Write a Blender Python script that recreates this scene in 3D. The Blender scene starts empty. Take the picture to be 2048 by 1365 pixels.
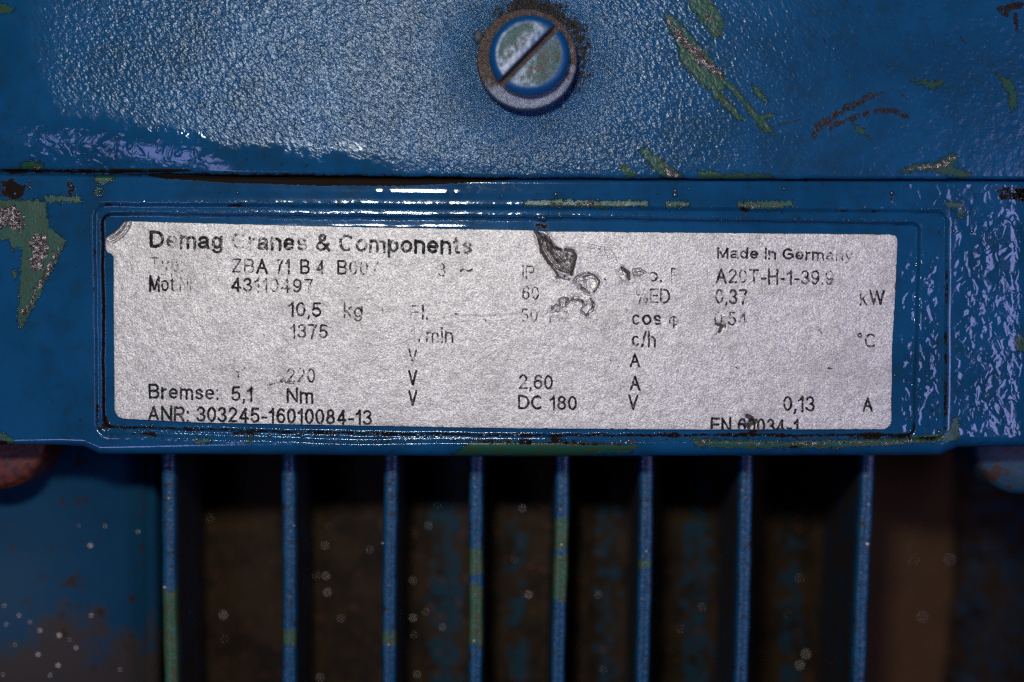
import bpy, bmesh, math, random
import numpy as np
random.seed(4); RNG = np.random.default_rng(7)
C = bpy.context.scene.collection
S = 6.35e-5            # metres per photo pixel on the focal plane (the nameplate)
D = 0.220              # camera distance in metres
MM = 1e-3

# ------------------------------------------------------------------ camera
cam = bpy.data.cameras.new('camera'); co = bpy.data.objects.new('camera', cam); C.objects.link(co)
co.location = (0, -D, 0); co.rotation_euler = (math.radians(90), 0, 0)
cam.sensor_width = 36; cam.lens = 36 * D / (2048 * S)
cam.clip_start = 0.005; cam.clip_end = 20
cam.dof.use_dof = True; cam.dof.focus_distance = D + 0.0; cam.dof.aperture_fstop = 5.3
bpy.context.scene.camera = co
# ------------------------------------------------------------------ world
w = bpy.data.worlds.new('World'); bpy.context.scene.world = w; w.use_nodes = True
w.node_tree.nodes['Background'].inputs[0].default_value = (0.6, 0.65, 1, 1)
w.node_tree.nodes['Background'].inputs[1].default_value = 0.003
# ------------------------------------------------------------------ lamps: camera flash, two window reflections
def area(name, loc, target, sx, sy, power, col):
    l = bpy.data.lights.new(name, 'AREA'); l.shape = 'RECTANGLE'; l.size = sx; l.size_y = sy
    l.energy = power; l.color = col
    o = bpy.data.objects.new(name, l); C.objects.link(o); o.location = loc
    from mathutils import Vector
    o.rotation_euler = (Vector(target) - Vector(loc)).to_track_quat('-Z', 'Y').to_euler()
    o['kind'] = 'helper'
    return o
area('flash_lamp', (-0.028, -0.225, 0.070), (0, 0, 0.0), 0.030, 0.018, 0.27, (1.0, 0.985, 0.97))
area('right_window_lamp', (0.168, -0.230, -0.020), (0.06, 0, 0), 0.052, 0.140, 0.135, (0.56, 0.50, 1.0))
area('left_window_lamp', (-0.118, -0.270, -0.100), (-0.05, 0, 0.02), 0.060, 0.050, 0.074, (0.52, 0.47, 1.0))
# ------------------------------------------------------------------ exposure
sc = bpy.context.scene
sc.view_settings.view_transform = 'Standard'; sc.view_settings.look = 'None'
sc.view_settings.exposure = 0; sc.view_settings.gamma = 1
sc.view_settings.use_curve_mapping = False
sc.cycles.use_denoising = False
sc.cycles.sample_clamp_direct = 0; sc.cycles.sample_clamp_indirect = 2
sc.cycles.max_bounces = 4
sc.cycles.filter_width = 1.3

# ================================================================== helpers
def W(px, py, h):
    """photo pixel + height (mm, towards the camera) -> world arrays"""
    px = np.asarray(px, float); py = np.asarray(py, float); h = np.asarray(h, float) * MM
    k = S * (D - h) / D
    return np.stack([(px - 1024) * k, -h + 0 * px, (682.5 - py) * k], -1)

def smooth(a, b, x):
    t = np.clip((x - a) / (b - a), 0, 1); return t * t * (3 - 2 * t)

def vnoise(x, y, scale, seed):
    r = np.random.default_rng(seed).random((64, 64)) * 2 - 1
    u = x / scale + 1000; v = y / scale + 1000
    i = np.floor(u).astype(int); j = np.floor(v).astype(int); fu = u - i; fv = v - j
    fu = fu * fu * (3 - 2 * fu); fv = fv * fv * (3 - 2 * fv)
    g = lambda a, b: r[a % 64, b % 64]
    return (g(i, j) * (1 - fu) + g(i + 1, j) * fu) * (1 - fv) + (g(i, j + 1) * (1 - fu) + g(i + 1, j + 1) * fu) * fv

def seg_dist(x, y, pts):
    d = np.full(x.shape, 1e9)
    for (ax, ay), (bx, by) in zip(pts[:-1], pts[1:]):
        vx, vy = bx - ax, by - ay
        t = np.clip(((x - ax) * vx + (y - ay) * vy) / (vx * vx + vy * vy + 1e-9), 0, 1)
        d = np.minimum(d, np.hypot(x - ax - t * vx, y - ay - t * vy))
    return d

def poly_sdf(x, y, pts):
    """positive inside"""
    d = seg_dist(x, y, list(pts) + [pts[0]])
    ins = np.zeros(x.shape, bool)
    n = len(pts)
    for k in range(n):
        ax, ay = pts[k]; bx, by = pts[(k + 1) % n]
        c = (ay > y) != (by > y)
        with np.errstate(divide='ignore', invalid='ignore'):
            xi = (bx - ax) * (y - ay) / (by - ay + 1e-12) + ax
        ins ^= c & (x < xi)
    return np.where(ins, d, -d)

def inset(pts, r):
    cx = sum(p[0] for p in pts) / len(pts); cy = sum(p[1] for p in pts) / len(pts)
    return [(x + (r if x < cx else -r), y + (r if y < cy else -r)) for x, y in pts]

def rquad(x, y, pts, r):
    return poly_sdf(x, y, inset(pts, r)) + r

def union(x, y, polys, base=-20):
    m = np.full(x.shape, float(base))
    for p in polys:
        xs = [q[0] for q in p]; ys = [q[1] for q in p]
        near = (x > min(xs) - 22) & (x < max(xs) + 22) & (y > min(ys) - 22) & (y < max(ys) + 22)
        if near.any():
            m[near] = np.maximum(m[near], poly_sdf(x[near], y[near], p))
    return np.clip(m, -20, 20)

def strokes(x, y, ss):
    """ss: (width, points); positive inside the stroke"""
    m = np.full(x.shape, -20.0)
    for wd, p in ss:
        xs = [q[0] for q in p]; ys = [q[1] for q in p]
        near = (x > min(xs) - 25) & (x < max(xs) + 25) & (y > min(ys) - 25) & (y < max(ys) + 25)
        if near.any():
            m[near] = np.maximum(m[near], wd - seg_dist(x[near], y[near], p))
    return m

def mesh_from(name, V, F, mats, parent=None, attrs=None, smooth_shade=True, fm=None):
    me = bpy.data.meshes.new(name)
    V = np.asarray(V, np.float32).reshape(-1, 3)
    if isinstance(F, np.ndarray) and F.ndim == 2:
        n, k = F.shape
        me.vertices.add(len(V)); me.vertices.foreach_set('co', V.ravel())
        me.loops.add(n * k); me.loops.foreach_set('vertex_index', F.astype(np.int32).ravel())
        me.polygons.add(n); me.polygons.foreach_set('loop_start', (np.arange(n) * k).astype(np.int32))
        me.update(calc_edges=True)
    else:
        me.from_pydata(V.tolist(), [], [list(map(int, f)) for f in F])
    me.polygons.foreach_set('use_smooth', np.full(len(me.polygons), smooth_shade))
    for m in (mats if isinstance(mats, list) else [mats]): me.materials.append(m)
    if fm is not None: me.polygons.foreach_set('material_index', np.asarray(fm, np.int32))
    for k, a in (attrs or {}).items():
        at = me.attributes.new(k, 'FLOAT', 'POINT'); at.data.foreach_set('value', np.asarray(a, np.float32).ravel())
    me.update()
    o = bpy.data.objects.new(name, me); C.objects.link(o)
    if parent is not None:
        o.parent = parent; o.matrix_parent_inverse = PARENT_INV[parent.name]
    return o

PARENT_INV = {}
def thing(name, label, cat, loc, group=None):
    from mathutils import Matrix
    o = bpy.data.objects.new(name, None); C.objects.link(o); o.location = loc; o.empty_display_size = 0.01
    o['label'] = label; o['category'] = cat
    if group: o['group'] = group
    PARENT_INV[o.name] = Matrix.Translation(loc).inverted()
    return o

def grid_faces(ny, nx):
    i = np.arange(ny * nx).reshape(ny, nx)
    return np.stack([i[:-1, :-1], i[1:, :-1], i[1:, 1:], i[:-1, 1:]], -1).reshape(-1, 4)

def beads(spots, seg=8):
    """hemispherical beads; spots: (px, py, h_mm, r_px). returns V,F"""
    Vs, Fs, off = [], [], 0
    for px, py, h, r in spots:
        c = W(px, py, h); rr = r * S
        ring = []
        ax, az = random.uniform(.75, 1.15), random.uniform(.75, 1.15)
        for k in range(4):
            a = k / 4 * math.pi / 2
            for j in range(seg):
                t = j / seg * 2 * math.pi
                ring.append([c[0] + rr * ax * math.cos(a) * math.cos(t), c[1] - rr * .8 * math.sin(a) + rr * .1, c[2] + rr * az * math.cos(a) * math.sin(t)])
        ring.append([c[0], c[1] - rr * .8 + rr * .1, c[2]])
        for k in range(3):
            for j in range(seg):
                a0, a1 = off + k * seg + j, off + k * seg + (j + 1) % seg
                Fs.append((a0, a1, a1 + seg, a0 + seg))
        top = off + 4 * seg
        for j in range(seg): Fs.append((off + 3 * seg + j, off + 3 * seg + (j + 1) % seg, top))
        Vs += ring; off += len(ring)
    return Vs, Fs

# ================================================================== material builder
class NT:
    def __init__(s, name):
        s.m = bpy.data.materials.new(name); s.m.use_nodes = True
        s.t = s.m.node_tree; s.p = s.t.nodes['Principled BSDF']
        tc = s.t.nodes.new('ShaderNodeTexCoord')
        s.px = s.vm('SCALE', tc.outputs['Object'], scale=1 / S)       # object space in photo pixels
    def n(s, ty, **k):
        x = s.t.nodes.new(ty)
        for a, b in k.items(): setattr(x, a, b)
        return x
    def put(s, sock, v):
        if isinstance(v, bpy.types.NodeSocket): s.t.links.new(v, sock)
        elif isinstance(v, (tuple, list)): sock.default_value = (*v, 1) if len(v) == 3 and len(sock.default_value) == 4 else v
        else: sock.default_value = v
    def vm(s, op, a, b=None, scale=None):
        x = s.n('ShaderNodeVectorMath', operation=op); s.put(x.inputs[0], a)
        if b is not None: s.put(x.inputs[1], b)
        if scale is not None: x.inputs['Scale'].default_value = scale
        return x.outputs[0]
    def ma(s, op, a, b=0.0, c=None, clamp=False):
        x = s.n('ShaderNodeMath', operation=op); x.use_clamp = clamp
        s.put(x.inputs[0], a); s.put(x.inputs[1], b)
        if c is not None: s.put(x.inputs[2], c)
        return x.outputs[0]
    def noise(s, size, detail=2, rough=.5, vec=None, dist=0.0):
        x = s.n('ShaderNodeTexNoise'); s.t.links.new(vec if vec is not None else s.px, x.inputs['Vector'])
        x.inputs['Scale'].default_value = 1 / size; x.inputs['Detail'].default_value = detail
        x.inputs['Roughness'].default_value = rough; x.inputs['Distortion'].default_value = dist
        return x.outputs['Fac']
    def vor(s, size, feature='F1', vec=None, out='Distance', rnd=1.0):
        x = s.n('ShaderNodeTexVoronoi', feature=feature); s.t.links.new(vec if vec is not None else s.px, x.inputs['Vector'])
        x.inputs['Scale'].default_value = 1 / size; x.inputs['Randomness'].default_value = rnd
        return x.outputs[out]
    def ss(s, x, a, b, lo=0.0, hi=1.0):
        m = s.n('ShaderNodeMapRange', interpolation_type='SMOOTHSTEP'); s.put(m.inputs[0], x)
        m.inputs[1].default_value = a; m.inputs[2].default_value = b; m.inputs[3].default_value = lo; m.inputs[4].default_value = hi
        return m.outputs[0]
    def attr(s, name):
        return s.n('ShaderNodeAttribute', attribute_name=name).outputs['Fac']
    def mix(s, f, a, b):
        x = s.n('ShaderNodeMix', data_type='RGBA'); s.put(x.inputs[0], f); s.put(x.inputs[6], a); s.put(x.inputs[7], b)
        return x.outputs[2]
    def mf(s, f, a, b):
        x = s.n('ShaderNodeMix', data_type='FLOAT'); s.put(x.inputs[0], f); s.put(x.inputs[2], a); s.put(x.inputs[3], b)
        return x.outputs[0]
    def bump(s, h, dist_px, strength=1.0, normal=None):
        x = s.n('ShaderNodeBump'); s.put(x.inputs['Height'], h); x.inputs['Distance'].default_value = dist_px * S
        s.put(x.inputs['Strength'], strength)
        if normal is not None: s.t.links.new(normal, x.inputs['Normal'])
        return x.outputs[0]
    def out(s, **k):
        for a, b in k.items(): s.put(s.p.inputs[a.replace('_', ' ')], b)
        return s.m

BLUE = (.0085, .089, .220); BLUE2 = (.0062, .069, .170)
GREEN = (.012, .085, .050); GREEN2 = (.030, .070, .028)
METAL = (.62, .58, .57); BROWN = (.015, .008, .005); RUST = (.10, .032, .016)

def paint(name, dirt_bump=.35, dirt_rough=.33, dirt_spec=.30, ior=1.43, dirty=None):
    """worn enamel; attributes: chip, metal (distance in px, + inside), dirt, peel, lump, fine (0..1)"""
    t = NT(name)
    chip, metal, dirt = t.attr('chip'), t.attr('metal'), t.attr('dirt')
    peel, lump, fine = t.attr('peel'), t.attr('lump'), t.attr('fine')
    n1 = t.noise(10, 5, .65); n2 = t.noise(28, 4, .6); n3 = t.noise(3.2, 3, .7); n4 = t.noise(150, 4, .6)
    wob = t.ma('MULTIPLY', t.ma('SUBTRACT', n1, .5), 26.0)
    wob2 = t.ma('MULTIPLY', t.ma('SUBTRACT', n2, .5), 16.0)
    wob3 = t.ma('MULTIPLY', t.ma('SUBTRACT', n3, .5), 10.0)
    chv = t.ma('ADD', t.ma('ADD', chip, wob), wob3)
    ch = t.ss(chv, -1.2, 1.2)
    mt = t.ss(t.ma('ADD', t.ma('ADD', metal, t.ma('MULTIPLY', wob, 1.5)), t.ma('ADD', wob2, wob3)), -1, 1)
    dsum = t.ma('ADD', dirt, t.ma('MULTIPLY', t.ma('SUBTRACT', n1, .5), 1.5))
    dsum = t.ma('ADD', dsum, t.ma('MULTIPLY', t.ma('SUBTRACT', n3, .5), 1.0))
    dt = t.ss(dsum, .50, .72)
    # random tiny specks and faint film everywhere
    speck = t.ss(t.ma('ADD', t.noise(9, 2, .6), t.ma('MULTIPLY', n4, .25)), .80, .86)
    film = t.ss(t.ma('ADD', n2, t.ma('MULTIPLY', n4, .5)), .70, .98)
    base = t.mix(t.ss(n4, .35, .65), BLUE, BLUE2)
    base = t.mix(t.ma('MULTIPLY', film, .45), base, (.012, .05, .085))
    base = t.mix(t.ma('MULTIPLY', speck, .8), base, (.02, .02, .012))
    green = t.mix(t.ss(t.noise(14, 4, .6), .42, .62), GREEN, GREEN2)
    green = t.mix(t.ss(n3, .60, .72), green, (.04, .035, .02))
    base = t.mix(t.ma('MULTIPLY', t.ss(chv, -4, -1), .75), base, (.006, .022, .028))
    col = t.mix(ch, base, green)
    met = t.mix(t.ss(t.noise(9, 4, .7), .38, .54), METAL, (.12, .095, .085))
    col = t.mix(mt, col, met)
    brown = t.mix(t.ss(n2, .45, .62), BROWN, (.012, .010, .008))
    col = t.mix(dt, col, brown)
    # relief
    flow = t.vm('MULTIPLY', t.px, (1.0, 1.0, 1.25))
    rot = t.n('ShaderNodeVectorRotate', rotation_type='Y_AXIS'); t.t.links.new(t.px, rot.inputs['Vector']); rot.inputs['Angle'].default_value = math.radians(-38)
    str_ = t.vm('MULTIPLY', rot.outputs[0], (.72, 1.0, 1.25))
    o1 = t.noise(7.8, 1.3, .5, vec=str_, dist=.35)
    o2 = t.noise(3.6, 2, .6)
    oh = t.ma('ADD', o1, t.ma('MULTIPLY', o2, .22))
    nrm = t.bump(oh, 2.15, t.ma('MULTIPLY', peel, 1.0))
    nrm = t.bump(t.noise(4.4, 2, .65), 2.3, fine, nrm)
    # thick drippy paint lumps
    lv = t.vm('MULTIPLY', t.px, (1.0, 1.0, .85))
    l1 = t.noise(23, 1.3, .5, vec=lv, dist=.7)
    ridge = t.ma('ABSOLUTE', t.ma('SUBTRACT', l1, .5))
    lh = t.ma('SUBTRACT', l1, t.ma('MULTIPLY', t.ss(ridge, 0, .12), .10))
    wv = t.n('ShaderNodeTexNoise'); t.t.links.new(t.px, wv.inputs['Vector']); wv.inputs['Scale'].default_value = 1 / 26; wv.inputs['Detail'].default_value = 2
    warp = t.vm('ADD', t.px, t.vm('SCALE', wv.outputs['Color'], scale=26.0))
    dome = t.ss(t.vor(26, vec=warp), .50, .10)
    dome2 = t.ss(t.vor(9, vec=warp), .40, .08)
    lh = t.ma('ADD', t.ma('MULTIPLY', lh, .50), t.ma('ADD', t.ma('MULTIPLY', dome, .20), t.ma('MULTIPLY', t.ma('MULTIPLY', dome2, t.ss(n2, .45, .6)), .04)))
    nrm = t.bump(lh, 19.0, lump, nrm)
    low = t.noise(60, 2, .5)
    nrm = t.bump(low, 5.0, .06, nrm)
    nrm = t.bump(t.ma('ADD', t.ma('MULTIPLY', ch, -.5), t.ma('MULTIPLY', mt, -.6)), 1.4, .8, nrm)
    rough2 = t.ma('MAXIMUM', t.ma('MULTIPLY', mt, 1.0), t.ma('MAXIMUM', t.ma('MULTIPLY', dt, dirt_bump), t.ma('MULTIPLY', ch, .10)))
    nrm = t.bump(t.noise(6.0, 3, .75), 4.6, rough2, nrm)
    rg = t.mf(mt, t.mf(ch, t.mf(dt, t.mf(t.ss(lump, .08, .2), t.mf(t.ss(peel, .1, .4), .115, t.ma('SUBTRACT', .215, t.ma('MULTIPLY', fine, .055))), .10), dirt_rough), .34), .30)
    return t.out(Base_Color=col, Roughness=rg, Metallic=t.ma('MULTIPLY', mt, .9), Normal=nrm, IOR=ior, Specular_Tint=(.78, .90, 1.0), Specular_IOR_Level=t.mf(dt, .5, dirt_spec))

M_COVER = paint('cover_enamel'); M_BODY = paint('body_enamel', .16, .7, .06, 1.64)

def foil():
    t = NT('silver_label_foil')
    grime = t.attr('grime'); bare = t.attr('bare')
    g1 = t.noise(3.0, 2, .8); g2 = t.noise(22, 4, .6); g3 = t.noise(120, 3, .6)
    v = t.vor(2.4, out='Color')
    sep = t.n('ShaderNodeSeparateColor'); t.t.links.new(v, sep.inputs[0])
    base = t.mix(sep.outputs[0], (.44, .435, .41), (1.0, .985, .92))
    base = t.mix(t.ma('MULTIPLY', sep.outputs[1], .25), base, (.60, .52, .45))
    base = t.mix(t.ma('MULTIPLY', t.ss(g2, .48, .75), .40), base, (.36, .34, .31))
    base = t.mix(t.ma('MULTIPLY', t.ss(g3, .45, .68), .28), base, (.38, .37, .33))
    specks = t.ss(t.ma('ADD', t.noise(7, 2, .6), t.ma('MULTIPLY', g3, .2)), .83, .87)
    base = t.mix(t.ma('MULTIPLY', specks, .7), base, (.06, .055, .05))
    gs = t.ma('ADD', grime, t.ma('MULTIPLY', t.ma('SUBTRACT', t.noise(8, 4, .7), .5), 1.5))
    gm = t.ss(gs, .45, .75)
    base = t.mix(t.ma('MULTIPLY', bare, .55), base, (.25, .24, .22))
    col = t.mix(gm, base, t.mix(t.noise(9, 2), (.015, .013, .010), (.10, .075, .045)))
    nrm = t.bump(g1, 1.2, .7)
    nrm = t.bump(t.noise(16, 3, .6), 2.2, .5, nrm)
    nrm = t.bump(g2, 4.5, .45, nrm)
    return t.out(Base_Color=col, Roughness=t.mf(bare, .46, .32), Metallic=t.mf(gm, t.mf(bare, .45, .75), .0), Normal=nrm)
M_FOIL = foil()

def ink():
    t = NT('worn_black_print')
    wear = t.attr('wear')
    n = t.ma('ADD', t.ma('MULTIPLY', t.noise(9, 2, .5), .72), t.ma('MULTIPLY', t.noise(2.6, 2, .7), .28))
    thin = t.ma('SUBTRACT', t.attr('ink'), t.ma('MULTIPLY', wear, 1.1))
    edge = t.ss(t.ma('ADD', thin, t.ma('MULTIPLY', t.ma('SUBTRACT', t.noise(4, 2, .6), .5), 3.2)), -.5, .4)
    keep = t.ma('MULTIPLY', edge, t.ma('MAXIMUM', .14, t.ss(t.ma('SUBTRACT', n, t.ma('ADD', .285, t.ma('MULTIPLY', wear, .30))), -.03, .05)))
    tr = t.n('ShaderNodeBsdfTransparent'); mx = t.n('ShaderNodeMixShader'); o = t.t.nodes['Material Output']
    t.out(Base_Color=t.mix(t.noise(3, 2), (.006, .007, .007), (.022, .025, .025)) if False else t.mix(t.ss(t.ma('ADD', t.noise(7, 3, .6), t.ma('MULTIPLY', wear, .22)), .50, .74), (.008, .009, .009), (.16, .16, .155)), Roughness=.7, Specular_IOR_Level=.2)
    t.t.links.new(keep, mx.inputs[0]); t.t.links.new(tr.outputs[0], mx.inputs[1]); t.t.links.new(t.p.outputs[0], mx.inputs[2])
    t.t.links.new(mx.outputs[0], o.inputs['Surface'])
    return t.m
M_INK = ink()

def simple(name, c1, c2, size=12, rough=.35, metal=0.0, bsize=6, bdist=2.0, bstr=.6, c3=None, thr=.58):
    t = NT(name)
    n = t.noise(size, 5, .65)
    col = t.mix(t.ss(n, .42, .60), c1, c2)
    if c3: col = t.mix(t.ss(t.noise(size * 1.9, 5, .7), thr, thr + .04), col, c3)
    return t.out(Base_Color=col, Roughness=rough, Metallic=metal, Normal=t.bump(t.noise(bsize, 3, .65), bdist, bstr))
M_WASHER = None

# ================================================================== TERMINAL BOX
seam_x = [-400, 0, 400, 700, 850, 1000, 1400, 2048, 2500]
seam_y = [344, 345, 350, 352.5, 354.5, 356, 357.5, 359, 360]
def seam(x): return np.interp(x, seam_x, seam_y)

box = thing('terminal_box', 'blue painted cast terminal box with chipped enamel, filling the frame above the cooling fins', 'terminal box', (0, 0.004, 0.0))

def axis(a, b, lo, hi, fine, coarse):
    return np.concatenate([np.arange(a, lo, coarse), np.arange(lo, hi, fine), np.arange(hi, b + coarse, coarse)])

# ---------------- cover
HC = 2.3
xs = axis(-420, 2470, -12, 2060, 2.0, 16.0)
vs = axis(-420, 1.0, -12, 1.0, 1.0, 16.0)      # placeholder, rows defined as distance above the seam
dist = np.concatenate([np.arange(0, 12, .8), np.arange(12, 372, 2.0), np.arange(372, 760, 16.0)])
X, DD = np.meshgrid(xs, dist); Y = seam(X) - DD
edge_w = vnoise(X, Y * 0, 34, 3) * 1.2 + vnoise(X, Y * 0, 9, 4) * .5
Y = Y + edge_w * np.exp(-DD / 6)
h = np.full(X.shape, HC)
r = 9.0; q = np.clip(1 - DD / r, 0, 1); h -= (1 - np.sqrt(np.clip(1 - q * q, 0, 1))) * .45
# lower border falls away a little, more at the left
tl = np.interp(X, [-400, 60, 380, 470, 800, 1000, 2100], [1.25, 1.2, 1.0, .55, .40, .28, .15])
wz = np.interp(X, [-400, 120, 420, 800, 1000, 2500], [130, 118, 72, 46, 30, 25])
q2 = np.clip(1 - DD / wz, 0, 1); h -= q2 ** 1.6 * tl * wz * S / MM * .24
ql = np.clip((110 - X) / 240, 0, 3); h -= ql ** 1.5 * .55
# surface attributes
scr = (1055, 121)
rad = np.hypot(X - scr[0], Y - scr[1])
bound = np.interp(X, [-400, 20, 60, 120, 210, 330, 400, 470, 560, 640, 700, 780, 820, 900, 2500],
                  [-400, -60, 120, 225, 232, 255, 268, 284, 292, 305, 300, 330, 350, 420, 420])
bound = bound + vnoise(X, Y, 26, 9) * 10 + vnoise(X, Y, 9, 10) * 14
peel = smooth(16, -20, Y - bound) * smooth(0, 150, X)
peel *= np.interp(X, [-400, 1250, 1500, 1700, 2500], [1, 1, .62, .36, .30]) * (1 + .0 * X)
peel = np.clip(peel, .03, 1)
fine = .25 * smooth(0, 800, X) * smooth(1500, 1100, X) * smooth(10, -14, Y - bound) + .75 * np.exp(-((rad - 105) / 75) ** 2) * (rad > 90) + (rad <= 90) * .3
fine = np.clip(fine * (peel > .1), 0, 1)
lump = .03 + .17 * smooth(235, 262, Y + vnoise(X, Y, 40, 12) * 14 - np.interp(X, [0, 400, 500], [-8, 18, 60])) * smooth(30, 70, X) * smooth(470, 380, X) + .07 * smooth(1500, 1700, X)
chipP = [
    [(1328, 28), (1345, 33), (1380, 72), (1420, 116), (1452, 158), (1478, 186), (1500, 212), (1530, 240), (1548, 268), (1530, 264), (1505, 236), (1470, 190), (1450, 172), (1440, 186), (1418, 180), (1400, 165), (1378, 145), (1360, 122), (1360, 96), (1340, 62)],
    [(1425, 175), (1440, 185), (1462, 205), (1486, 238), (1478, 240), (1450, 215), (1425, 192)],
    [(1372, 0), (1414, -10), (1440, 30), (1447, 58), (1432, 80), (1414, 58), (1392, 28)],
    [(1508, 232), (1555, 228), (1530, 240), (1515, 242)],
    [(1825, 160), (1850, 162), (1884, 164), (1880, 174), (1865, 178), (1845, 170)],
    [(1705, 248), (1716, 250), (1742, 276), (1736, 278), (1715, 264)],
    [(1795, 344), (1830, 330), (1880, 322), (1900, 308), (1916, 312), (1908, 334), (1945, 348), (1930, 354), (1890, 350), (1860, 342)],
    [(1278, 300), (1290, 298), (1330, 326), (1366, 352), (1355, 362), (1330, 356), (1300, 330)],
    [(1240, 330), (1258, 335), (1280, 352), (1250, 354)],
    [(1398, 344), (1430, 342), (1440, 350), (1480, 346), (1540, 350), (1545, 357), (1400, 358)],
    [(38, 330), (62, 322), (86, 328), (84, 344), (45, 344)],
    [(1992, 148), (2020, 160), (2034, 190), (2032, 215), (2022, 226), (2018, 190), (2004, 166)],
    [(-10, 12), (12, 8), (28, 18), (20, 26), (-10, 26)],
    [(1500, 170), (1520, 180), (1540, 205), (1530, 206), (1508, 186)]]
metalP = [
    [(1334, 40), (1358, 58), (1395, 98), (1430, 130), (1452, 158), (1438, 160), (1404, 132), (1372, 98), (1350, 76)],
    [(1402, 22), (1420, 28), (1428, 45), (1412, 40)],
    [(1815, 340), (1850, 328), (1872, 328), (1896, 313), (1908, 316), (1898, 332), (1850, 341)],
    [(1320, 334), (1340, 338), (1362, 354), (1350, 361), (1330, 352)],
    [(44, 338), (80, 332), (84, 344), (46, 344)],
    [(1846, 164), (1875, 165), (1866, 170), (1850, 168)]]
chip = union(X, Y, chipP) * 1.0
metal = union(X, Y, metalP) - 1
dirt = .62 * np.exp(-((rad - 108) / 22) ** 2) * (.55 + .45 * np.clip((X - 1000) / 150 * .6 + (120 - Y) / 120 * .6, -1, 1))
dirt += .35 * np.exp(-((rad - 140) / 40) ** 2) * np.clip((X - 1090) / 80, 0, 1)
dirt += .40 * np.exp(-(np.hypot((X - 1060) / 1.3, Y - 12) / 50) ** 2)
scuff = strokes(X, Y, [(9, [(1626, 272), (1640, 250), (1680, 224), (1712, 208), (1745, 190)]), (7, [(1660, 256), (1700, 238), (1745, 222), (1790, 222), (1815, 234)]),
                       (3, [(1745, 190), (1790, 178), (1816, 200)]), (6, [(2000, 20), (2040, 10)]), (5, [(2008, 28), (2014, 30)]),
                       (3, [(1208, 28), (1214, 46)]), (2, [(1248, 86), (1250, 90)]), (3, [(1905, 60), (1930, 84)]), (2.5, [(1652, 90), (1640, 60), (1645, 20)]), (4, [(2030, 30), (2034, 66)]),
                       (4, [(1560, 250), (1600, 240)]), (2, [(335, 42), (337, 44)]), (2, [(75, 182), (79, 186)]), (2, [(16, 215), (18, 218)])])
dirt = np.maximum(dirt, .72 * smooth(-6, 5, scuff))
dirt = np.maximum(dirt, .80 * np.exp(-DD / np.interp(X, [250, 420, 700, 1000, 1100], [4, 9, 8, 6, 4])) * np.interp(X, [0, 250, 320, 1000, 1050, 1250, 2048], [.55, .6, 1, 1, .8, .95, .45]))
dirt += .5 * np.exp(-(np.hypot((X - 2040) / 1.6, Y + 5) / 40) ** 2)
V = W(X, Y, h)
# skirt behind the bottom edge
sk = W(xs, Y[0], np.full(len(xs), HC - 1.6))
V = np.concatenate([sk[None], V], 0)
pad = lambda a: np.concatenate([a[:1], a], 0)
mesh_from('cover', V.reshape(-1, 3), grid_faces(V.shape[0], V.shape[1])[:, ::-1], M_COVER, box,
          dict(chip=pad(chip), metal=pad(metal), dirt=pad(np.clip(dirt, 0, 1)), peel=pad(peel), lump=pad(lump), fine=pad(fine)))

# ---------------- body with the framed recess
bot_x = [-500, 120, 168, 200, 1000, 1880, 1916, 2500]
bot_y = [888, 890, 893, 908, 914, 911, 895, 890]
def boty(x): return np.interp(x, bot_x, bot_y)
xs = axis(-420, 2470, -12, 2060, 2.0, 16.0)
t01 = np.linspace(0, 1, 330)
Xb = np.repeat(xs[None], len(t01), 0)
ytop = 338.0
Yb = ytop + (boty(xs)[None] - ytop) * t01[:, None]
X, Y = Xb, Yb
OUT = [(190, 409), (1893, 426), (1889, 876), (190, 881)]
INN = [(206, 432), (1838, 446), (1826, 871), (208, 864)]
LAB = [(217, 445), (1793, 470), (1781, 860), (229, 840)]
so = poly_sdf(X, Y, [(190 + 24, 410 + 24), (700, 413 + 24), (1893 - 24, 424 + 24), (1889 - 24, 877 - 24), (700, 884 - 24), (194 + 24, 868 - 24)]) + 24
si = poly_sdf(X, Y, [(206 + 16, 429 + 16), (700, 434 + 16), (1100, 437 + 16), (1838 - 16, 448 + 16), (1827 - 16, 870 - 16), (1000, 871 - 16), (600, 864 - 16), (208 + 16, 853 - 16)]) + 16
so = so + vnoise(X, Y, 40, 21) * 1.0; si = si + vnoise(X, Y, 30, 22) * 1.2
h = np.full(X.shape, 1.35)
# crown along the upper lip
ys = seam(X)
cr = .55 + .45 * vnoise(X, X * 0, 26, 45)
h += .055 * np.exp(-((Y - ys - 32) / 5) ** 2) * (.12 + .88 * smooth(745, 755, X) * smooth(926, 915, X) * smooth(4, 9, np.abs(X - 773)) * smooth(4, 9, np.abs(X - 902)))
br_ = np.clip(.45 + .8 * vnoise(X, X * 0, 5.5, 47), 0, 1)
h -= .9 * np.exp(-((Y - ys) / 4.5) ** 2)
h -= .14 * np.clip((Y - ys) / 45, 0, 1)
h -= .45 * smooth(-6, 5, so)
h += .050 * cr * br_ * np.exp(-((so + 6) / 2.6) ** 2)
h -= .75 * smooth(-6, 5, si)
h += .060 * np.clip(br_ + .5 * smooth(380, 450, X) * smooth(980, 900, X), 0, 1) * (1 - .8 * smooth(700, 840, Y)) * (.5 + .5 * vnoise(X, Y, 18, 46)) * np.exp(-((si + 6) / 2.4) ** 2)
h -= .05 * np.exp(-((si - 1) / 3.0) ** 2)
h += .03 * np.exp(-((si - 19) / 2.2) ** 2) * smooth(500, 470, Y) * smooth(450, 620, X) * smooth(960, 900, X) * cr
de = boty(X) - Y
Rr_ = np.interp(X, [0, 200, 500], [9, 14, 24]); q = np.clip(1 - de / Rr_, 0, 1); h -= (1 - np.sqrt(np.clip(1 - q * q, 0, 1))) * 1.5 * Rr_ / 24
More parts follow.
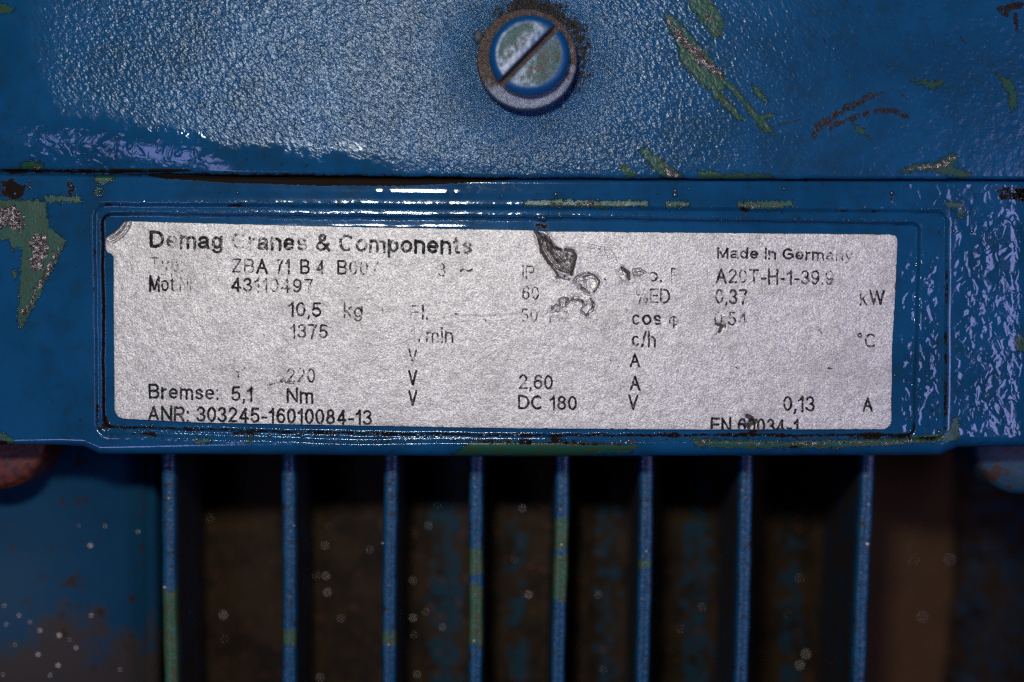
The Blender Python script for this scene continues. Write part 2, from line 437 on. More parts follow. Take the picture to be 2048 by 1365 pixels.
h -= .55 * np.clip((X - 2022) / 40, 0, 9) ** 1.5
h += vnoise(X, Y, 70, 31) * .02
h += vnoise(X, Y, 20, 32) * .008
chipP = [
    [(-20, 400), (92, 402), (94, 425), (98, 455), (132, 482), (124, 502), (100, 545), (78, 592), (46, 652), (38, 656), (36, 630), (42, 560), (44, 500), (24, 480), (-20, 478)],
    [(92, 392), (160, 394), (162, 404), (90, 404)], [(18, 480), (36, 470), (40, 490), (26, 500)], [(24, 545), (34, 540), (34, 556), (26, 560)],
    [(188, 352), (228, 352), (222, 364), (206, 370), (194, 362)], [(192, 376), (204, 376), (202, 392), (190, 392)],
    [(1046, 402), (1110, 400), (1190, 402), (1296, 402), (1296, 412), (1180, 416), (1050, 412)], [(1330, 404), (1378, 404), (1376, 413), (1332, 414)],
    [(1474, 406), (1585, 402), (1586, 412), (1540, 418), (1476, 416)],
    [(940, 884), (1010, 882), (1180, 886), (1275, 890), (1262, 904), (1100, 914), (980, 910), (905, 912)],
    [(1385, 878), (1480, 882), (1560, 884), (1640, 882), (1780, 878), (1895, 868), (1905, 838), (1918, 838), (1918, 880), (1780, 890), (1640, 896), (1480, 896), (1390, 892)],
    [(-20, 864), (10, 868), (28, 882), (20, 892), (-20, 892)], [(388, 878), (420, 878), (424, 886), (392, 888)], [(494, 874), (506, 874), (504, 884), (496, 884)],
    [(1890, 404), (1925, 406), (1928, 416), (1895, 416)], [(1915, 418), (1928, 420), (1926, 432), (1918, 432)], [(2030, 675), (2060, 670), (2060, 705), (2032, 700)]]
metalP = [
    [(-20, 412), (30, 410), (50, 430), (56, 452), (44, 466), (22, 462), (-20, 436)],
    [(127, 488), (120, 508), (96, 556), (62, 612), (43, 646), (39, 640), (66, 580), (98, 520), (112, 492)],
    [(66, 462), (96, 470), (98, 512), (84, 545), (60, 540), (58, 500)],
    [(1090, 406), (1180, 405), (1230, 407), (1180, 413), (1100, 411)], [(1490, 410), (1550, 411), (1530, 416), (1492, 415)],
    [(1395, 880), (1480, 884), (1560, 886), (1640, 884), (1780, 880), (1890, 876), (1890, 882), (1780, 886), (1640, 891), (1480, 892), (1400, 888)],
    [(970, 884), (1090, 886), (1180, 890), (1090, 892), (975, 890)], [(2020, 380), (2060, 372), (2060, 400), (2030, 402)]]
chip = union(X, Y, chipP); metal = union(X, Y, metalP) - 3.2
dirt = np.zeros(X.shape)
gap_lo = np.interp(X, [270, 330, 450, 600, 800, 900, 1000, 1060], [350, 358, 366, 371, 373, 368, 362, 356])
dirt = np.maximum(dirt, 1.1 * smooth(4, -3, Y - gap_lo) * smooth(265, 310, X) * smooth(1065, 1000, X))
dirt = np.maximum(dirt, .45 * np.exp(-((Y - ys - 20) / 14) ** 2) * smooth(860, 960, X) * smooth(1120, 1020, X))
dirt = np.maximum(dirt, .60 * np.exp(-np.maximum(Y - ys, 0) / 4.5))
left = smooth(240, 200, X); botm = smooth(830, 850, Y)
dirt = np.maximum(dirt, (.52 + .65 * left) * np.exp(-(si / 4.0) ** 2) * (.62 + .38 * np.maximum(left, botm)))
dirt = np.maximum(dirt, .9 * np.exp(-(np.hypot((X - 210), (Y - 845) / 1.4) / 14) ** 2))
dirt = np.maximum(dirt, .50 * np.exp(-((so) / 4.0) ** 2) * (.5 + .5 * vnoise(X, Y, 60, 41)))
dirt = np.maximum(dirt, .55 * np.exp(-((X - 1893) / 7.0) ** 2) * smooth(430, 560, Y) * smooth(890, 860, Y))
dirt = np.maximum(dirt, .48 * np.exp(-((X - 186) / 8.0) ** 2) * smooth(430, 460, Y) * smooth(860, 800, Y))
dirt = np.maximum(dirt, .6 * np.exp(-((Y - 868) / 5.0) ** 2) * smooth(-.1, .5, vnoise(X, X * 0, 70, 43)) * smooth(200, 240, X) * smooth(1850, 1800, X))
blob = union(X, Y, [[(-20, 358), (26, 360), (42, 372), (54, 368), (50, 390), (32, 399), (-20, 396)], [(131, 364), (146, 361), (151, 380), (144, 399), (133, 392)],
                    [(1488, 416), (1500, 418), (1494, 432), (1488, 434)], [(1780, 388), (1790, 390), (1788, 402), (1778, 402)],
                    [(1990, 374), (2020, 372), (2060, 374), (2060, 404), (2000, 402)], [(1476, 412), (1490, 412), (1488, 425), (1478, 425)],
                    [(1608, 358), (1618, 358), (1612, 372), (1606, 372)], [(1488, 846), (1520, 838), (1530, 862), (1500, 868)],
                    [(1066, 444), (1096, 448), (1100, 458), (1080, 462), (1068, 456)], [(0, 880), (18, 882), (14, 894), (-20, 894)],
                    [(964, 880), (1250, 886), (1250, 892), (970, 888)], [(1540, 893), (1620, 890), (1580, 900)]])
dirt = np.maximum(dirt, .72 * smooth(-6, 5, blob))
dirt = np.maximum(dirt, .70 * np.exp(-np.maximum(Y - ys, 0) / 3.0))
dirt = dirt + .30 * smooth(.15, .6, vnoise(X, Y, 34, 48)) * (Y < 425) * (X < 700) + .22 * smooth(.2, .6, vnoise(X, Y, 30, 49)) * (Y > 862)
dirt = dirt + .30 * np.exp(-((so - 1) / 4) ** 2) * smooth(.0, .5, vnoise(X, Y, 24, 50))
dirt = dirt + .30 * np.exp(-((si + 2) / 5) ** 2) * smooth(840, 855, Y)
dirt = np.clip(dirt, 0, 1.1)
lump = .012 + .19 * smooth(1893, 1925, X) * smooth(400, 440, Y) + .24 * smooth(1795, 1812, X) * smooth(1885, 1868, X) * smooth(470, 560, Y) * smooth(880, 860, Y)
lump += .10 * smooth(1550, 1800, X) * smooth(440, 400, Y)
peel = np.clip(.035 - lump * .1, 0, 1); fine = np.clip(.05 - lump * .2, 0, 1) + (.26 * np.exp(-(so / 9) ** 2) + .24 * np.exp(-(si / 8) ** 2)) * smooth(160, 260, X) * smooth(1800, 1700, X) * (.4 + .6 * smooth(700, 800, Y))
V = W(X, Y, h)
bk = W(xs, boty(xs), np.full(len(xs), -6.6)); bk[:, 1] = 6.6 * MM
bk[:, 0] = V[-1, :, 0]; bk[:, 2] = V[-1, :, 2]
bk2 = bk.copy(); bk2[:, 2] += 0.02
V = np.concatenate([V, bk[None], bk2[None]], 0)
pad = lambda a: np.concatenate([a, a[-1:], a[-1:]], 0)
Vb, Fb = V.reshape(-1, 3), grid_faces(V.shape[0], V.shape[1])
att = dict(chip=pad(chip), metal=pad(metal), dirt=pad(dirt), peel=pad(peel), lump=pad(lump), fine=pad(fine))
body = mesh_from('housing_frame', Vb, Fb, M_BODY, box, att)
def body_h(px, py):
    j = int(np.argmin(abs(xs - px))); i = int(np.argmin(abs(Yb[:, j] - py))); return h[i, j]

# paint nibs and trapped droplets on the ledges
sp = []
def scatter(n, x0, x1, yf, jit, r0, r1):
    for _ in range(n):
        x = random.uniform(x0, x1); y = yf(x) + random.gauss(0, jit); sp.append((x, y, body_h(x, y), random.uniform(r0, r1)))
topo = lambda x: np.interp(x, [190, 700, 1893], [404, 406, 419])
scatter(130, 120, 1900, topo, 1.2, .9, 1.9)
scatter(120, 500, 1800, lambda x: np.interp(x, [206, 700, 1100, 1838], [424, 429, 432, 443]), 1.6, .9, 2.2)
scatter(60, 230, 820, lambda x: np.interp(x, [230, 600, 820], [851, 863, 868]), 2.0, 1.6, 3.2)
scatter(40, 820, 1850, lambda x: 872, 3.0, 1.2, 3.0)
scatter(150, 200, 1500, lambda x: np.interp(x, [200, 400, 700, 1500], [872, 880, 884, 884]), 1.4, .9, 2.3)
for x, y, r in [(60, 375, 5), (58, 362, 3.5), (64, 378, 3), (30, 388, 4), (138, 360, 3), (142, 372, 3.5), (150, 378, 3.5), (152, 390, 3), (199, 384, 5), (475, 386, 4),
                (1002, 392, 3), (1112, 389, 6), (1350, 390, 6), (1350, 382, 4), (1378, 378, 3), (1568, 378, 4.5), (1784, 387, 6), (1940, 378, 3.5), (1908, 462, 4), (1944, 463, 5),
                (1878, 864, 6), (1872, 862, 4), (1258, 882, 6), (1262, 888, 4), (1270, 884, 3), (1242, 883, 4), (1500, 832, 4.5), (1512, 838, 4), (1790, 751, 3.5), (1782, 847, 3.5), (1820, 834, 3),
                (540, 872, 4.5), (596, 868, 6), (605, 872, 6), (632, 872, 4), (664, 871, 5), (674, 870, 4.5), (752, 874, 6), (760, 872, 5), (836, 871, 6), (850, 872, 6), (868, 872, 4), (882, 872, 5),
                (1030, 872, 6), (1038, 870, 5), (968, 871, 4), (1000, 873, 4), (278, 862, 4.5), (216, 862, 4), (2, 455, 5), (1078, 436, 6), (1086, 436, 6), (1052, 458, 4)]:
    sp.append((x, y, body_h(x, y), r))
bv, bf = beads(sp, 10)
mb_nib = NT('glossy_nib'); mb_nib = mb_nib.out(Base_Color=(.02, .05, .08), Roughness=.20, IOR=1.9)
mesh_from('paint_nibs', bv, bf, mb_nib, box)['kind'] = 'stuff'

# ================================================================== NAMEPLATE
plate = thing('nameplate', 'worn silver foil rating plate with dented face and half-worn black print in the box recess', 'nameplate', tuple(W(1005, 655, .0)))
LP = [(252, 443), (700, 454.5), (1060, 461), (1080, 463), (1400, 466), (1780, 469.5), (1789, 471), (1794, 476), (1795, 486), (1790, 600), (1784, 700), (1783, 842), (1780, 852), (1770, 859), (1400, 860), (1000, 857), (700, 851.5), (400, 846),
      (246, 838), (236, 834), (229, 822), (228, 700), (227, 600), (227, 514), (222, 508), (214, 506), (211, 497), (211, 478), (222, 468), (236, 458), (246, 447)]
gx = np.arange(204, 1802, 1.35); gy = np.arange(436, 866, 1.35)
X, Y = np.meshgrid(gx, gy)
sd = poly_sdf(X, Y, LP)
# snap outside vertices of border cells to the outline
gyy, gxx = np.gradient(sd, 1.35)
nn = np.hypot(gxx, gyy) + 1e-9
out = sd < 0
Xs = np.where(out, X - gxx / nn * sd, X); Ys = np.where(out, Y - gyy / nn * sd, Y)
PH = .34
h = np.full(X.shape, PH + .0)
h += vnoise(X, Y, 60, 51) * .006 + vnoise(X, Y, 17, 52) * .003
grime = np.zeros(X.shape); bare = np.zeros(X.shape)
def cut(pts, wd, dep, gr=0.0, br=0.0):
    global h, grime, bare
    xs_ = [p[0] for p in pts]; ys_ = [p[1] for p in pts]
    m = (X > min(xs_) - 14) & (X < max(xs_) + 14) & (Y > min(ys_) - 14) & (Y < max(ys_) + 14)
    d = seg_dist(X[m], Y[m], pts); g = np.exp(-(d / wd) ** 2)
    h[m] -= dep * g - .45 * dep * np.exp(-((d - 1.9 * wd) / wd) ** 2)
    grime[m] = np.maximum(grime[m], gr * g); bare[m] = np.maximum(bare[m], br * np.exp(-(d / (2.5 * wd)) ** 2))
def dent(pts, dep, gr=0.0, br=.6, soft=7.0):
    global h, grime, bare
    s_ = poly_sdf(X, Y, pts); g = smooth(-2, soft, s_)
    h -= dep * g; h += .35 * dep * np.exp(-((s_ + 3) / 3) ** 2)
    grime = np.maximum(grime, gr * smooth(-4, 3, s_)); bare = np.maximum(bare, br * smooth(-5, 0, s_))
def arc(cx, cy, r, a0, a1, n=10, ey=1.0):
    return [(cx + r * math.cos(math.radians(a0 + (a1 - a0) * k / n)), cy + ey * r * math.sin(math.radians(a0 + (a1 - a0) * k / n))) for k in range(n + 1)]
# the big gouge
dent([(1072, 466), (1088, 468), (1104, 482), (1112, 496), (1128, 502), (1142, 505), (1150, 512), (1148, 530), (1142, 545), (1124, 542), (1100, 522), (1084, 498), (1076, 480)], .13, .60, .75)
for k, (ox, oy) in enumerate([(0, 0), (6, -2), (12, -5), (18, -8)]):
    cut([(1078 + ox, 478 + oy), (1084 + ox, 500 + oy), (1096 + ox, 520 + oy), (1112 + ox, 538 + oy), (1136 + ox * .4, 546 + oy * .3)], 1.9, .12, .85 if k % 2 == 0 else .1, 1)
cut([(1078, 480), (1082, 505), (1094, 522), (1108, 540), (1116, 552)], 3.8, .06, 1.0, 0)
cut([(1074, 464), (1086, 476), (1100, 486), (1106, 494), (1120, 500)], 5, .08, 1.0, 0)
cut([(1132, 500), (1146, 502), (1151, 512), (1147, 530), (1143, 548)], 4.2, .12, 1.3, 0)
cut([(1110, 552), (1122, 556), (1138, 560)], 3.6, .04, .75, 0)
cut([(1064, 452), (1074, 468), (1082, 488)], 2.0, .1, .5, 1)
# curled flap below it
for k in range(4): cut([(1172 - 2.5 * k, 546 + k), (1160 - 3 * k, 552 + k), (1156 - 3 * k, 562 + k), (1164 - 2 * k, 574 + k), (1180 - k, 587)], 1.4, .08, .65, .8)
cut([(1176, 546), (1190, 552), (1199, 563), (1196, 574), (1188, 585)], 1.6, .12, 1.0, .6)
cut([(1168, 556), (1180, 552), (1192, 554)], 1.6, .08, .5, .8); dent([(1166, 552), (1190, 552), (1196, 564), (1184, 578), (1170, 572)], .08, .16, .9)
cut([(1162, 564), (1174, 562)], 2, .05, .6)
# crumpled worm
cut([(1104, 620), (1110, 612), (1120, 612), (1118, 600), (1126, 596), (1136, 598), (1132, 610), (1140, 604), (1152, 600), (1164, 602), (1168, 612), (1162, 622), (1172, 632), (1184, 618), (1186, 606), (1180, 598)], 1.5, .10, .7, 1)
cut([(1132, 614), (1136, 602), (1148, 596), (1160, 598), (1172, 610)], 6.0, .06, .64, .6)
cut([(1182, 598), (1190, 610), (1186, 622), (1174, 633)], 1.4, .1, .85, .4); cut([(1098, 624), (1104, 616)], 3.0, .06, .55)
cut([(1112, 622), (1134, 624)], 5, .05, .62); cut([(1102, 618), (1112, 608)], 5, .03, .6); cut([(1184, 604), (1186, 616)], 1.3, .1, .8); cut([(1092, 630), (1108, 626)], 2.2, .04, .4)
# light feather scratches
for k in range(7): cut(arc(1150 + 8.5 * k, 520 + 1.0 * k, 34, -88 + 4 * k, -22 + 3 * k, 8), 1.0, .035, .28, .5)
for k in range(4): cut([(1168 + 7 * k, 486 + 6 * k), (1205 + 8 * k, 496 + 7 * k)], .9, .03, .22, .5)
cut([(1190, 514), (1240, 510)], 1.1, .03, .35); cut([(1192, 520), (1214, 542)], 1.0, .03, .4); cut([(1200, 500), (1205, 518)], 3, .02, .45)
for k in range(3): cut([(1198 + 8 * k, 522 + 3 * k), (1220 + 6 * k, 516 + 2 * k)], 1, .03, .3)
# small dented ovals
for k in range(4): cut([(1231 + 4 * k, 540 - k), (1236 + 4 * k, 550), (1245 + 4 * k, 558 - k)], 1.3, .06, .5, .8)
cut([(1244, 536), (1256, 546), (1258, 558)], 4, .09, 1.2); cut([(1246, 566), (1254, 578)], 4, .04, .5)
cut([(1266, 540), (1280, 538), (1292, 546), (1280, 553), (1268, 550), (1266, 542)], 1.4, .07, .35, 1); cut([(1270, 546), (1286, 544)], 1.6, .05, .4, 1)
# blots, spots, stains
cut([(1432, 648), (1444, 652), (1438, 664)], 5.0, .05, .95); cut([(1428, 672), (1434, 668)], 3, .02, .6)
for k in range(3): cut(arc(1436, 652, 12 + 5 * k, -60, 40, 6), 1.0, .03, .2, .6)
cut([(1636, 660), (1644, 666)], 5, .03, .48); cut([(1636, 640), (1637, 646)], 2, 0, .6)
cut([(1470, 680), (1486, 676), (1497, 690), (1499, 710), (1500, 735), (1498, 768), (1492, 770), (1478, 770), (1468, 756), (1462, 730), (1470, 722)], .8, .02, .52)
cut([(1472, 735), (1474, 737)], 2.4, 0, .8); cut([(1656, 737), (1664, 738)], 3.0, .01, .8); cut([(1752, 768), (1754, 770)], 2.4, 0, .8)
cut([(1674, 836), (1686, 844)], 2.6, 0, .55); cut([(1494, 832), (1506, 838), (1500, 846), (1512, 842), (1496, 852), (1490, 850)], 6.5, .05, 1.05)
cut([(540, 770), (556, 766), (566, 760), (572, 766), (588, 768)], 3.0, .01, .70); cut([(544, 764), (520, 776)], 3, 0, .42); cut([(562, 762), (564, 764)], 4, 0, .9)
cut([(506, 778), (500, 782)], 4, 0, .6); cut([(763, 616), (766, 622)], 3.2, 0, .6); cut([(715, 576), (719, 577)], 1.8, 0, .8); cut([(910, 628), (914, 629)], 2.2, 0, .9); cut([(966, 535), (968, 536)], 2, 0, .8)
cut([(1310, 556), (1313, 558)], 1.8, 0, .8); cut([(1208, 558), (1212, 560)], 2.0, 0, .8); cut([(1225, 798), (1227, 799)], 2.0, 0, .7); cut([(1220, 720), (1222, 722)], 2, 0, .6)
cut([(724, 788), (728, 794)], 1.3, 0, .7); cut([(748, 706), (800, 688), (835, 676)], 1.1, .02, .30); cut([(880, 640), (920, 634), (1000, 634), (1040, 628)], 3.0, .02, .34); cut([(965, 640), (972, 642)], 4, .02, .5); cut([(984, 632), (994, 630)], 4, .02, .5)
for _ in range(70):
    x = random.uniform(240, 1770); y = random.uniform(480, 840); cut([(x, y), (x + random.uniform(-3, 3), y + random.uniform(-3, 3))], random.uniform(.8, 1.7), 0, random.uniform(.35, .8))
for _ in range(16):
    x = random.uniform(240, 1700); y = random.uniform(500, 830); a = random.uniform(-.6, .2); l = random.uniform(30, 120)
    cut([(x, y), (x + l * math.cos(a), y + l * math.sin(a))], .9, .012, .0, .3)
# torn, ploughed-up corner
for k in range(4):
    cut(arc(198, 424, 42 + 8.0 * k, 14 + 2 * k, 70 - k, 10), 2.8, .14 - .02 * k, 1.25 - .25 * k, .7)
    
# grime creeping in from the rim
sdn = sd + vnoise(X, Y, 14, 61) * 2.2
rim = np.exp(-np.clip(sdn, 0, 99) / 2.2) * .55
rr = np.exp(-np.clip(1795 - X, 0, 999) / 12) * .30 + np.exp(-np.clip(X - 226, 0, 999) / 5) * .30
grime = np.maximum(grime, rim); grime = np.maximum(grime, rr)
grime = np.maximum(grime, .16 * np.exp(-(np.hypot((X - 1700) / 1.5, Y - 545) / 40) ** 2) + .12 * np.exp(-((Y - 850) / 22) ** 2))
h -= .03 * np.exp(-np.clip(sd, 0, 99) / 3.0)
ny, nx = X.shape
F = grid_faces(ny, nx)
anyin = (~out).ravel()[F].any(1)
F = F[anyin]
used = np.unique(F); remap = -np.ones(ny * nx, int); remap[used] = np.arange(len(used))
V = W(Xs, Ys, h).reshape(-1, 3)[used]; F = remap[F]
# rim skirt
from collections import defaultdict
E = np.concatenate([F[:, [0, 1]], F[:, [1, 2]], F[:, [2, 3]], F[:, [3, 0]]]); key = np.sort(E, 1)
uk, inv, cnt = np.unique(key, axis=0, return_inverse=True, return_counts=True)
be = E[cnt[inv.ravel()] == 1]
bverts = np.unique(be); bm_ = {int(v): len(V) + i for i, v in enumerate(bverts)}
Vk = V[bverts].copy(); Vk[:, 1] += .32 * MM
Fk = np.array([[b, a, bm_[int(a)], bm_[int(b)]] for a, b in be])
V = np.concatenate([V, Vk]); F = np.concatenate([F, Fk])
g_ = np.concatenate([grime.ravel()[used], np.full(len(bverts), .4)]); b_ = np.concatenate([bare.ravel()[used], np.zeros(len(bverts))])
mesh_from('foil_sheet', V, F, M_FOIL, plate, dict(grime=g_, bare=b_))

# ---------------- print
SL = .0200
ROWS = {
 'maker line': [('Demag Cranes & Components', 299, 945, 495, 33, '1663358734245356555321246', 1), ('Made in Germany', 1434, 1706, 516, 21, '33432333123334668', 1)],
 'type line': [('Typ:', 298, 366, 543, 29, '7667', 0), ('ZBA', 463, 536, 546, 29, '652', 0), ('71', 550, 581, 547, 29, '43', 0), ('B', 600, 620, 548, 29, '2', 0), ('4', 632, 650, 548, 28, '4', 0), ('B007', 674, 758, 549.5, 29, '2568', 0),
               ('3', 876, 892, 554, 28, '6', 0), ('~', 919, 946, 552, 30, '5', 0), ('IP', 1044, 1070, 557, 26, '6', 0), ('54', 1108, 1143, 560, 28, '6', 0), ('Iso.', 1268, 1324, 563, 28, '9963', 0), ('F', 1341, 1357, 564.5, 29, '6', 0), ('A20T-H-1-39.9', 1431, 1668, 566, 29, '2456433344446', 0)],
 'serial number line': [('Mot.Nr.:', 298, 402, 582, 31, '1347889', 0), ('43110497', 462, 627, 583, 28, '12566435', 0), ('60', 1043, 1079, 599.5, 27, '5', 0), ('%ED', 1270, 1341, 606.5, 30, '854', 0), ('0,37', 1430, 1496, 608, 30, '5434', 0), ('kW', 1719, 1770, 610, 29, '53', 0)],
 'weight line': [('10,5', 576, 643, 633, 29, '2332', 0), ('kg', 687, 726, 635, 29, '55', 0), ('Fl.', 819, 856, 638.5, 28, '863', 0), ('50', 1041, 1076, 644, 27, '66', 0), ('Hz', 1098, 1142, 645, 27, '99', 0), ('cos φ', 1263, 1358, 649.5, 28, '32246', 0), ('0,54', 1428, 1495, 651, 28, '6547', 0)],
 'speed line': [('1375', 580, 656, 676, 28, '4444', 0), ('1/min', 820, 907, 683, 28, '67653', 0), ('c/h', 1263, 1312, 693, 29, '343', 0), ('°C', 1714, 1753, 695, 28, '43', 0)],
 'empty voltage line': [('V', 816, 835, 727, 28, '5', 0), ('A', 1259, 1281, 734, 27, '2', 0)],
 'voltage line': [('220', 573, 631, 765, 29, '665', 0), ('V', 816, 835, 771, 29, '2', 0), ('2,60', 1037, 1106, 778, 29, '3343', 0), ('A', 1259, 1281, 780, 28, '2', 0)],
 'brake line': [('Bremse:', 297, 437, 797, 29, '1112223', 0), ('5,1', 462, 506, 802, 29, '222', 0), ('Nm', 573, 627, 805, 29, '11', 0), ('V', 816, 835, 811.5, 29, '2', 0), ('DC 180', 1036, 1154, 818.5, 28, '221222', 0), ('V', 1256, 1277, 820, 29, '2', 0), ('0,13', 1566, 1630, 822, 30, '2222', 0), ('A', 1725, 1746, 822.5, 28, '2', 0)],
 'number line along the lower edge': [('ANR:', 295, 378, 842.5, 30, '1112', 0), ('303245-16010084-13', 393, 744, 843.5, 30, '1', 0), ('EN 60034-1', 1421, 1598, 864.5, 29, '1', 0)],
}

def A_(cx, cy, rx, ry, a0, a1, n=14):
    return [(cx + rx * math.cos(math.radians(a0 + (a1 - a0) * k / n)), cy + ry * math.sin(math.radians(a0 + (a1 - a0) * k / n))) for k in range(n + 1)]
L, T_, XH, DS = .065, .935, .665, -.20        # stroke centre lines: base, cap top, x-height top, descender
def bowl(x0, x1, y0, y1): 
    r = (y1 - y0) / 2; return [(x0, y1), (x1 - r * .8, y1)] + A_(x1 - r * .8, (y0 + y1) / 2, r * .8, r, 90, -90, 10) + [(x0, y0)]
xm = (L + XH) / 2; xr = (XH - L) / 2
def o_(w=.44): return [A_(w / 2, xm, w / 2, xr, 0, 360, 24)]
def zero(x0=0, w=.42): return A_(x0 + w / 2, .5, w / 2, .435, 0, 360, 26)
GL = {
 'A': (.62, [[(0, L - .05), (.31, T_), (.62, L - .05)], [(.12, .36), (.50, .36)]]),
 'B': (.54, [[(0, L), (0, T_)], bowl(0, .50, .52, T_), bowl(0, .54, L, .52)]),
 'C': (.62, [A_(.33, .5, .33, .435, 48, 312, 24)]),
 'D': (.60, [[(0, L), (0, T_)], [(0, T_), (.22, T_)] + A_(.22, .5, .38, .435, 90, -90, 18) + [(0, L)]]),
 'E': (.52, [[(.52, T_), (0, T_), (0, L), (.53, L)], [(0, .52), (.48, .52)]]),
 'F': (.48, [[(.48, T_), (0, T_), (0, L - .05)], [(0, .50), (.42, .50)]]),
 'G': (.66, [A_(.34, .5, .34, .435, 52, 340, 24), [(.36, .48), (.66, .48), (.66, .2)]]),
 'H': (.56, [[(0, -.0), (0, 1)], [(.56, 0), (.56, 1)], [(0, .52), (.56, .52)]]),
 'I': (.0, [[(0, 0), (0, 1)]]),
 'M': (.66, [[(0, 0), (0, T_), (.33, .08), (.66, T_), (.66, 0)]]),
 'N': (.56, [[(0, 0), (0, T_), (.56, L), (.56, 1)]]),
 'P': (.54, [[(0, 0), (0, T_)], bowl(0, .54, .46, T_)]),
 'R': (.58, [[(0, 0), (0, T_)], bowl(0, .55, .48, T_), [(.30, .48), (.58, 0)]]),
 'T': (.58, [[(0, T_), (.58, T_)], [(.29, T_), (.29, 0)]]),
 'V': (.60, [[(0, 1), (.30, .05), (.60, 1)]]),
 'W': (.90, [[(0, 1), (.22, .06), (.45, .95), (.68, .06), (.90, 1)]]),
 'Z': (.54, [[(.02, T_), (.52, T_), (0, L), (.54, L)]]),
 '&': (.62, [[(.62, .04), (.18, .66)] + A_(.28, .77, .14, .165, 200, -40, 12) + [(.14, .48)] + A_(.23, .27, .21, .205, 120, 300, 10) + [(.50, .22), (.58, .42)]]),
 '0': (.44, [zero(0, .44)]), '1': (.24, [[(0, .70), (.13, .80), (.21, .96), (.21, 0)]]),
 '2': (.46, [A_(.23, .70, .21, .235, 170, -30, 14) + [(.0, L), (.46, L)]]),
 '3': (.44, [A_(.21, .72, .19, .215, 160, -90, 14), A_(.21, .285, .23, .22, 90, -165, 14)]),
 '4': (.50, [[(.50, .27), (0, .27), (.36, .93), (.36, 0)]]),
 '5': (.46, [[(.42, T_), (.09, T_), (.03, .49)] + A_(.22, .33, .23, .265, 140, -160, 16)]),
 '6': (.46, [A_(.24, .335, .215, .27, 0, 360, 20), A_(.27, .46, .25, .475, 50, 195, 12)]),
 '7': (.46, [[(0, T_), (.46, T_), (.27, .50), (.18, 0)]]),
 '8': (.46, [A_(.23, .735, .18, .20, 0, 360, 18), A_(.23, .30, .22, .235, 0, 360, 18)]),
 '9': (.46, [A_(.22, .665, .215, .27, 0, 360, 20), A_(.19, .54, .25, .475, 15, -130, 12)]),
 'a': (.46, [[(.02, .52)] + A_(.22, .50, .19, .165, 155, 0, 10) + [(.41, .15), (.46, .02)], [(.41, .40), (.2, .36)] + A_(.16, .20, .16, .14, 110, 290, 8) + [(.30, .10), (.41, .24)]]),
 'c': (.42, [A_(.23, xm, .22, xr, 48, 312, 18)]),
 'd': (.44, [A_(.20, xm, .20, xr, 0, 360, 20), [(.43, 0), (.43, 1)]]),
 'e': (.46, [[(.03, xm + .01), (.45, xm + .01)] + A_(.23, xm, .22, xr, 3, 315, 20)]),
 'g': (.44, [A_(.20, xm, .20, xr, 0, 360, 20), [(.43, .72), (.43, .0)] + A_(.21, -.03, .22, .18, 0, -160, 10)]),
 'h': (.42, [[(0, 0), (0, 1)], [(0, .42)] + A_(.21, .46, .21, .205, 170, 0, 10) + [(.42, 0)]]),
 'i': (.0, [[(0, 0), (0, .72)], [(0, .90), (0, 1)]]), 'l': (.0, [[(0, 0), (0, 1)]]),
 'k': (.40, [[(0, 0), (0, 1)], [(.38, .71), (.02, .32)], [(.14, .44), (.40, 0)]]),
 'm': (.70, [[(0, 0), (0, .72)], [(0, .42)] + A_(.175, .48, .175, .185, 170, 0, 8) + [(.35, 0)], [(.35, .42)] + A_(.525, .48, .175, .185, 170, 0, 8) + [(.70, 0)]]),
 'n': (.41, [[(0, 0), (0, .72)], [(0, .42)] + A_(.205, .46, .205, .205, 170, 0, 10) + [(.41, 0)]]),
 'o': (.46, [A_(.23, xm, .23, xr, 0, 360, 22)]),
 'p': (.44, [A_(.24, xm, .20, xr, 0, 360, 20), [(.01, .72), (.01, -.26)]]),
 'r': (.22, [[(0, 0), (0, .72)], [(0, .40), (.06, .60), (.22, .65)]]),
 's': (.38, [[(.36, .52)] + A_(.19, .52, .17, .145, 20, 230, 10) + [(.30, .33)] + A_(.19, .21, .18, .145, 50, -160, 10)]),
 't': (.22, [[(.09, .92), (.09, .14), (.14, .06), (.24, .06)], [(0, .67), (.22, .67)]]),
 'y': (.42, [[(0, .72), (.21, .05)], [(.42, .72), (.18, -.12), (.10, -.21), (.0, -.20)]]),
 'z': (.38, [[(.02, .66), (.37, .66), (0, .06), (.39, .06)]]),
 'φ': (.52, [A_(.26, .33, .25, .30, 100, -240, 18), [(.26, .62), (.26, -.22)]]),
 '%': (.80, [A_(.15, .74, .13, .19, 0, 360, 14), A_(.65, .24, .13, .19, 0, 360, 14), [(.60, .98), (.20, .0)]]),
 '/': (.26, [[(0, -.02), (.26, 1.0)]]), '-': (.24, [[(0, .36), (.24, .36)]]), '~': (.5, [[(0, .33), (.08, .43), (.18, .44), (.32, .34), (.42, .34), (.5, .45)]]),
 ':': (.0, [[(0, .03), (0, .09)], [(0, .62), (0, .68)]]), '.': (.0, [[(0, .03), (0, .09)]]), ',': (.02, [[(.02, .09), (.02, .0), (-.02, -.13)]]),
 '°': (.24, [A_(.12, .86, .11, .12, 0, 360, 14)]), ' ': (.10, []),
}
def layout(text):
    x = 0; out = []
    for ch_ in text:
        w_, st = GL[ch_]
        for p in st: out.append([(a + x, b) for a, b in p])
        x += w_ + .24
    return x - .24, out
